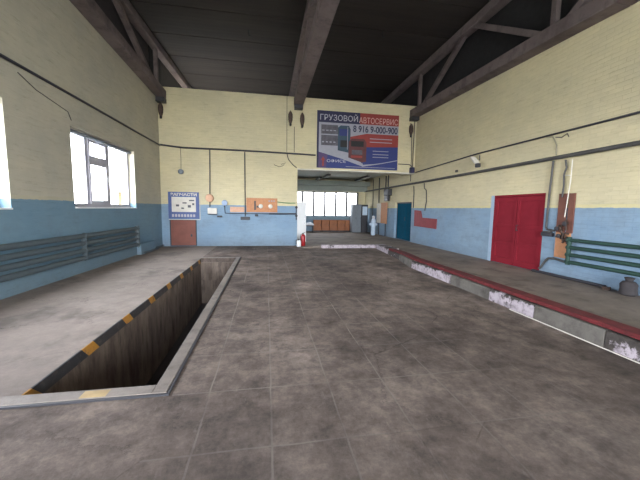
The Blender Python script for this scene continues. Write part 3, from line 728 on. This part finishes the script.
tag(MB().box(-2.02, -1.82, 13.22, 13.268, 1.20, 1.27).build('cable_clip', m_dgrey, bevel=.01), 'small dark clip right of the white socket box', 'clip')
tag(MB().box(-.5, -.36, 13.22, 13.268, 1.25, 1.34).build('pipe_tap', m_dgrey, bevel=.012), 'small dark tap under the thick black pipe', 'tap')

# ------------------------------------------------------------------ right wall: shield, notice boards, heater
t = tag(MB().prism([(XR-.025, 13.06, .90), (XR-.025, 13.08, 1.62), (XR-.025, 12.48, 1.59), (XR-.025, 12.36, 1.30), (XR-.025, 11.18, 1.28), (XR-.025, 11.20, .88)], (.024, 0, 0)).build('fire_shield', m_shield, bevel=.003), 'notched L-shaped red board on the blue wall past the teal door', 'board')
t = thing('notice_board', (XR-.05, 17.1, PH), 'tall notice board with one white and one orange sheet on thin posts', 'board')
MB().box(XR-.06, XR-.035, 17.15, 17.85, .84, 1.98).build('white_sheet', m_lint, t)
MB().box(XR-.07, XR-.035, 16.25, 17.14, .84, 2.02).build('orange_sheet', m_orange, t)
for y in (17.45, 16.42): MB().tube([(XR-.05, y, PH), (XR-.05, y, .84)], .025).build('leg', m_dgrey, t, smooth=True)
t = thing('wall_heater', (XR-.2, 16.0, 2.15), 'dark box heater high on the annex right wall', 'heater')
MB().box(XR-.24, XR-.001, 15.75, 16.35, 2.38, 2.74).build('body', m_dgrey, t, bevel=.015)
MB().box(XR-.18, XR-.04, 15.95, 16.4, 2.10, 2.378).build('bracket', m_dgrey, t, bevel=.01)

# ------------------------------------------------------------------ by the opening: cabinet, extinguishers
t = thing('white_cabinet', (1.6, 14.6, .03), 'tall white cabinet just inside the opening behind the far wall', 'cabinet')
MB().box(1.10, 1.83, 14.42, 14.95, .02, 1.92).build('body', m_white, t, bevel=.01)
MB().box(1.12, 1.81, 14.39, 14.415, .10, 1.90).build('door', m_white, t, bevel=.006)
MB().box(1.74, 1.76, 14.36, 14.388, .9, 1.1).build('handle', m_steel, t)
def extinguisher(x, y, z, body, h, label):
    t = thing('fire_extinguisher', (x, y, z), label, 'fire extinguisher', 'canisters at the opening corner')
    MB().lathe((x, y, z), [(.085, 0), (.095, .02), (.095, h*.72), (.07, h*.82), (.03, h*.87)], 22).build('cylinder', body, t, smooth=True)
    MB().lathe((x, y, z+h*.87), [(.025, 0), (.03, .03), (.02, .05)], 12).build('valve', m_dgrey, t, smooth=True)
    MB().beam((x-.03, y, z+h*.95), (x+.08, y, z+h*1.0), .02, .015).build('handle', m_black, t)
    MB().tube([(x-.02, y, z+h*.92), (x-.10, y, z+h*.85), (x-.11, y, z+h*.5), (x-.10, y-.01, z+h*.3)], .012).build('hose', m_black, t, smooth=True)
extinguisher(1.52, 12.98, .035, m_fire, .56, 'red fire extinguisher standing at the corner of the annex opening')
extinguisher(1.33, 12.86, .01, m_white, .32, 'short white canister left of the red fire extinguisher')

# ------------------------------------------------------------------ annex furniture
t0 = thing('wooden_cabinet', (3.25, 20.0, PH), 'leftmost low orange-brown wooden cabinet under the annex windows', 'cabinet', 'low cabinets under the annex windows')
MB().box(3.0, 3.5, 19.75, 20.04, PH+.08, .90).build('body', m_wood, t0, bevel=.006)
MB().box(3.0, 3.5, 19.80, 20.04, PH, PH+.08).build('plinth', m_dgrey, t0)
d = MB().box(3.025, 3.475, 19.725, 19.748, PH+.12, .86).build('door', m_wood, t0, bevel=.006)
MB().box(3.42, 3.44, 19.70, 19.724, .50, .62).build('handle', m_dgrey, d)
nm = ['second low wooden cabinet from the left under the annex windows', 'middle low wooden cabinet under the annex windows', 'low wooden cabinet under the annex windows, second from the grey locker', 'low wooden cabinet under the annex windows next to the grey locker']
for k in range(4): dup(t0, (3.25+.53*(k+1), 20.0, PH), nm[k])
t = thing('grey_locker', (5.66, 19.2, PH), 'tall grey metal locker in front of the annex windows', 'locker')
MB().box(5.36, 5.95, 19.0, 19.55, PH+.01, 1.93).build('body', m_grey, t, bevel=.008)
for a in (5.38, 5.67):
    d = MB().box(a, a+.26, 18.98, 18.998, PH+.06, 1.90).build('door', m_grey, t, bevel=.004)
    MB().box(a+.22, a+.235, 18.965, 18.979, 1.0, 1.12).build('handle', m_dgrey, d)
t = thing('dark_cabinet', (6.2, 19.2, PH), 'dark cabinet with a pale blue sheet right of the grey locker', 'cabinet')
MB().box(5.98, 6.40, 19.02, 19.55, PH+.01, 1.92).build('body', m_dgrey, t, bevel=.008)
MB().box(6.0, 6.38, 19.0, 19.018, PH+.06, 1.88).build('door', m_dgrey, t, bevel=.004)
MB().box(6.03, 6.35, 18.992, 18.999, 1.25, 1.80).build('paper_sheet', m_sack, t)
t = thing('wrapped_bundle', (6.12, 17.1, PH), 'upright bundle in pale wrapping standing before the annex right wall', 'bundle')
b = MB().lathe((6.10, 17.1, PH), [(.10, 0), (.13, .04), (.12, .35), (.14, .6), (.12, .72), (.15, .78), (.12, .92), (.05, .97)], 18); b.build('wrapping', m_sack, t, smooth=True)
MB().lathe((6.10, 17.1, .76), [(.04, -.24), (.09, -.18), (.10, .1), (.07, .2), (.03, .24)], 14, 'x').build('upper_roll', m_sack, t, smooth=True)
MB().lathe((6.10, 17.1, 1.08), [(.05, 0), (.085, .05), (.07, .14), (.02, .17)], 14).build('knot', m_cloth, t, smooth=True)
t = thing('dark_bench', (2.75, 19.6, PH), 'dark low bench under the annex windows left of the wooden cabinets', 'bench')
MB().box(2.35, 2.95, 19.4, 19.8, .50, .56).build('seat', m_dgrey, t, bevel=.008)
for x in (2.38, 2.88):
    for y in (19.42, 19.73): MB().box(x, x+.05, y, y+.05, .12, .50).build('leg', m_dgrey, t)
b = MB().box(2.40, 2.98, 19.42, 19.82, .565, .72)
bmesh.ops.subdivide_edges(b.bm, edges=b.bm.edges, cuts=5, use_grid_fill=True)
for v in b.bm.verts:
    r = ((v.co.x-2.69)/.32)**2+((v.co.y-19.62)/.24)**2
    if v.co.z > .57: v.co.z = .57+(v.co.z-.57)*max(.15, 1-.7*r)*(1.15+.25*math.sin(v.co.x*23+v.co.y*17))
tag(b.build('white_cloth', m_cloth, smooth=True), 'crumpled white cloth heaped on the dark bench', 'cloth')
# fluorescent fittings under the annex ceiling
def batten(x, y, label):
    t = thing('ceiling_light', (x, y, 3.36), label, 'ceiling light', 'unlit annex strip lights')
    MB().box(x-.10, x+.10, y-.65, y+.65, 3.44, 3.52).build('housing', m_dgrey, t, bevel=.01)
    MB().tube([(x-.05, y-.6, 3.415), (x-.05, y+.6, 3.415)], .018).build('tube', m_tube, t, smooth=True)
    MB().tube([(x+.05, y-.6, 3.415), (x+.05, y+.6, 3.415)], .018).build('tube', m_tube, t, smooth=True)
    for s in (-.45, .45): MB().tube([(x, y+s, 3.52), (x, y+s, 3.62)], .010).build('hanger', m_steel, t, smooth=True)
    return t
l0 = batten(3.15, 18.9, 'unlit strip light in the annex, far one of the left pair')
dup(l0, (3.35, 17.4, 3.36), 'unlit strip light in the annex, near one of the left pair')
dup(l0, (5.70, 18.9, 3.36), 'unlit strip light in the annex, far one of the right pair')
dup(l0, (5.62, 17.4, 3.36), 'unlit strip light in the annex, near one of the right pair')

# hooks under the roof slabs
h0 = thing('ceiling_hook', (3.9, 10.6, 7.44), 'small dark hook under the roof slabs right of the middle truss', 'hook')
MB().tube([(3.9, 10.6, 7.645), (3.9, 10.6, 7.50), (3.93, 10.6, 7.45), (3.97, 10.6, 7.48)], .02).build('hook', m_black, h0, smooth=True)
dup(h0, (-.6, 11.4, 7.44), 'small dark hook under the roof slabs left of the middle truss')

# rag-like stain lump on floor in front of the pit
# ------------------------------------------------------------------ light
w = bpy.data.worlds.new('overcast_sky'); S.world = w; w.use_nodes = True
nt = w.node_tree; bg = nt.nodes['Background']
tc = nt.nodes.new('ShaderNodeTexCoord'); sp = nt.nodes.new('ShaderNodeSeparateXYZ'); rp = nt.nodes.new('ShaderNodeValToRGB')
nt.links.new(tc.outputs['Generated'], sp.inputs[0]); nt.links.new(sp.outputs['Z'], rp.inputs['Fac'])
rp.color_ramp.elements[0].color = (.93, .96, 1, 1); rp.color_ramp.elements[1].color = (.86, .93, 1, 1)
nt.links.new(rp.outputs['Color'], bg.inputs['Color']); bg.inputs['Strength'].default_value = 10.0
def portal(loc, rot, sx, sy):
    l = bpy.data.lights.new('sky_portal', 'AREA'); l.shape = 'RECTANGLE'; l.size = sx; l.size_y = sy; l.cycles.is_portal = True
    o = bpy.data.objects.new('sky_portal', l); C.objects.link(o); o.location = loc; o.rotation_euler = rot
for a, c, e_, f_ in WIN: portal((XL-.5, (a+c)/2, (e_+f_)/2), (PI/2, 0, -PI/2), c-a, f_-e_)
portal((2.33, AYE+.4, 1.95), (-PI/2, 0, 0), 7.6, 1.6)
portal((1.1, YB-.5, 2.5), (PI/2, 0, 0), 6.2, 5.0)

# the window wall is not quite square to the far wall: turn it and what hangs on it about the far corner
ang = -math.radians(2.0); piv = Vector((XL, YF, 0)); rot = Matrix.Rotation(ang, 3, 'Z')
bpy.context.view_layer.update()
for o in list(C.objects):
    if o.parent or o.name.startswith(('floor', 'ceiling', 'ground', 'wall_far', 'wall_back', 'wall_front', 'wall_annex', 'brick_shed')): continue
    near = abs(o.location.x-XL) < .6 and (o.location.y < 12.7)
    if near:
        o.location = piv + rot @ (o.location-piv); o.rotation_euler.rotate_axis('Z', ang) if o.type != 'LIGHT' else None
        if o.type == 'LIGHT': o.location.x -= .06
        print('turned', o.name)

# ------------------------------------------------------------------ camera
f = 307.3; pi_, ya, ro = map(math.radians, (5.7467, 9.8514, -.8658))
fwd = Vector((math.sin(ya)*math.cos(pi_), math.cos(ya)*math.cos(pi_), -math.sin(pi_)))
right = Vector((math.cos(ya), -math.sin(ya), 0)); down = fwd.cross(right)
r2 = right*math.cos(ro)+down*math.sin(ro); d2 = -right*math.sin(ro)+down*math.cos(ro)
cd = bpy.data.cameras.new('camera'); cam = bpy.data.objects.new('camera', cd); C.objects.link(cam)
cd.sensor_width = 36; cd.lens = f/640*36; cd.clip_start = .05; cd.clip_end = 300
mw = Matrix((r2, -d2, -fwd)).transposed().to_4x4(); mw.translation = Vector((0, 0, 1.6)); cam.matrix_world = mw
S.camera = cam
S.view_settings.view_transform = 'Standard'; S.view_settings.look = 'None'; S.view_settings.gamma = 1
S.view_settings.use_curve_mapping = False; S.view_settings.exposure = 2.3
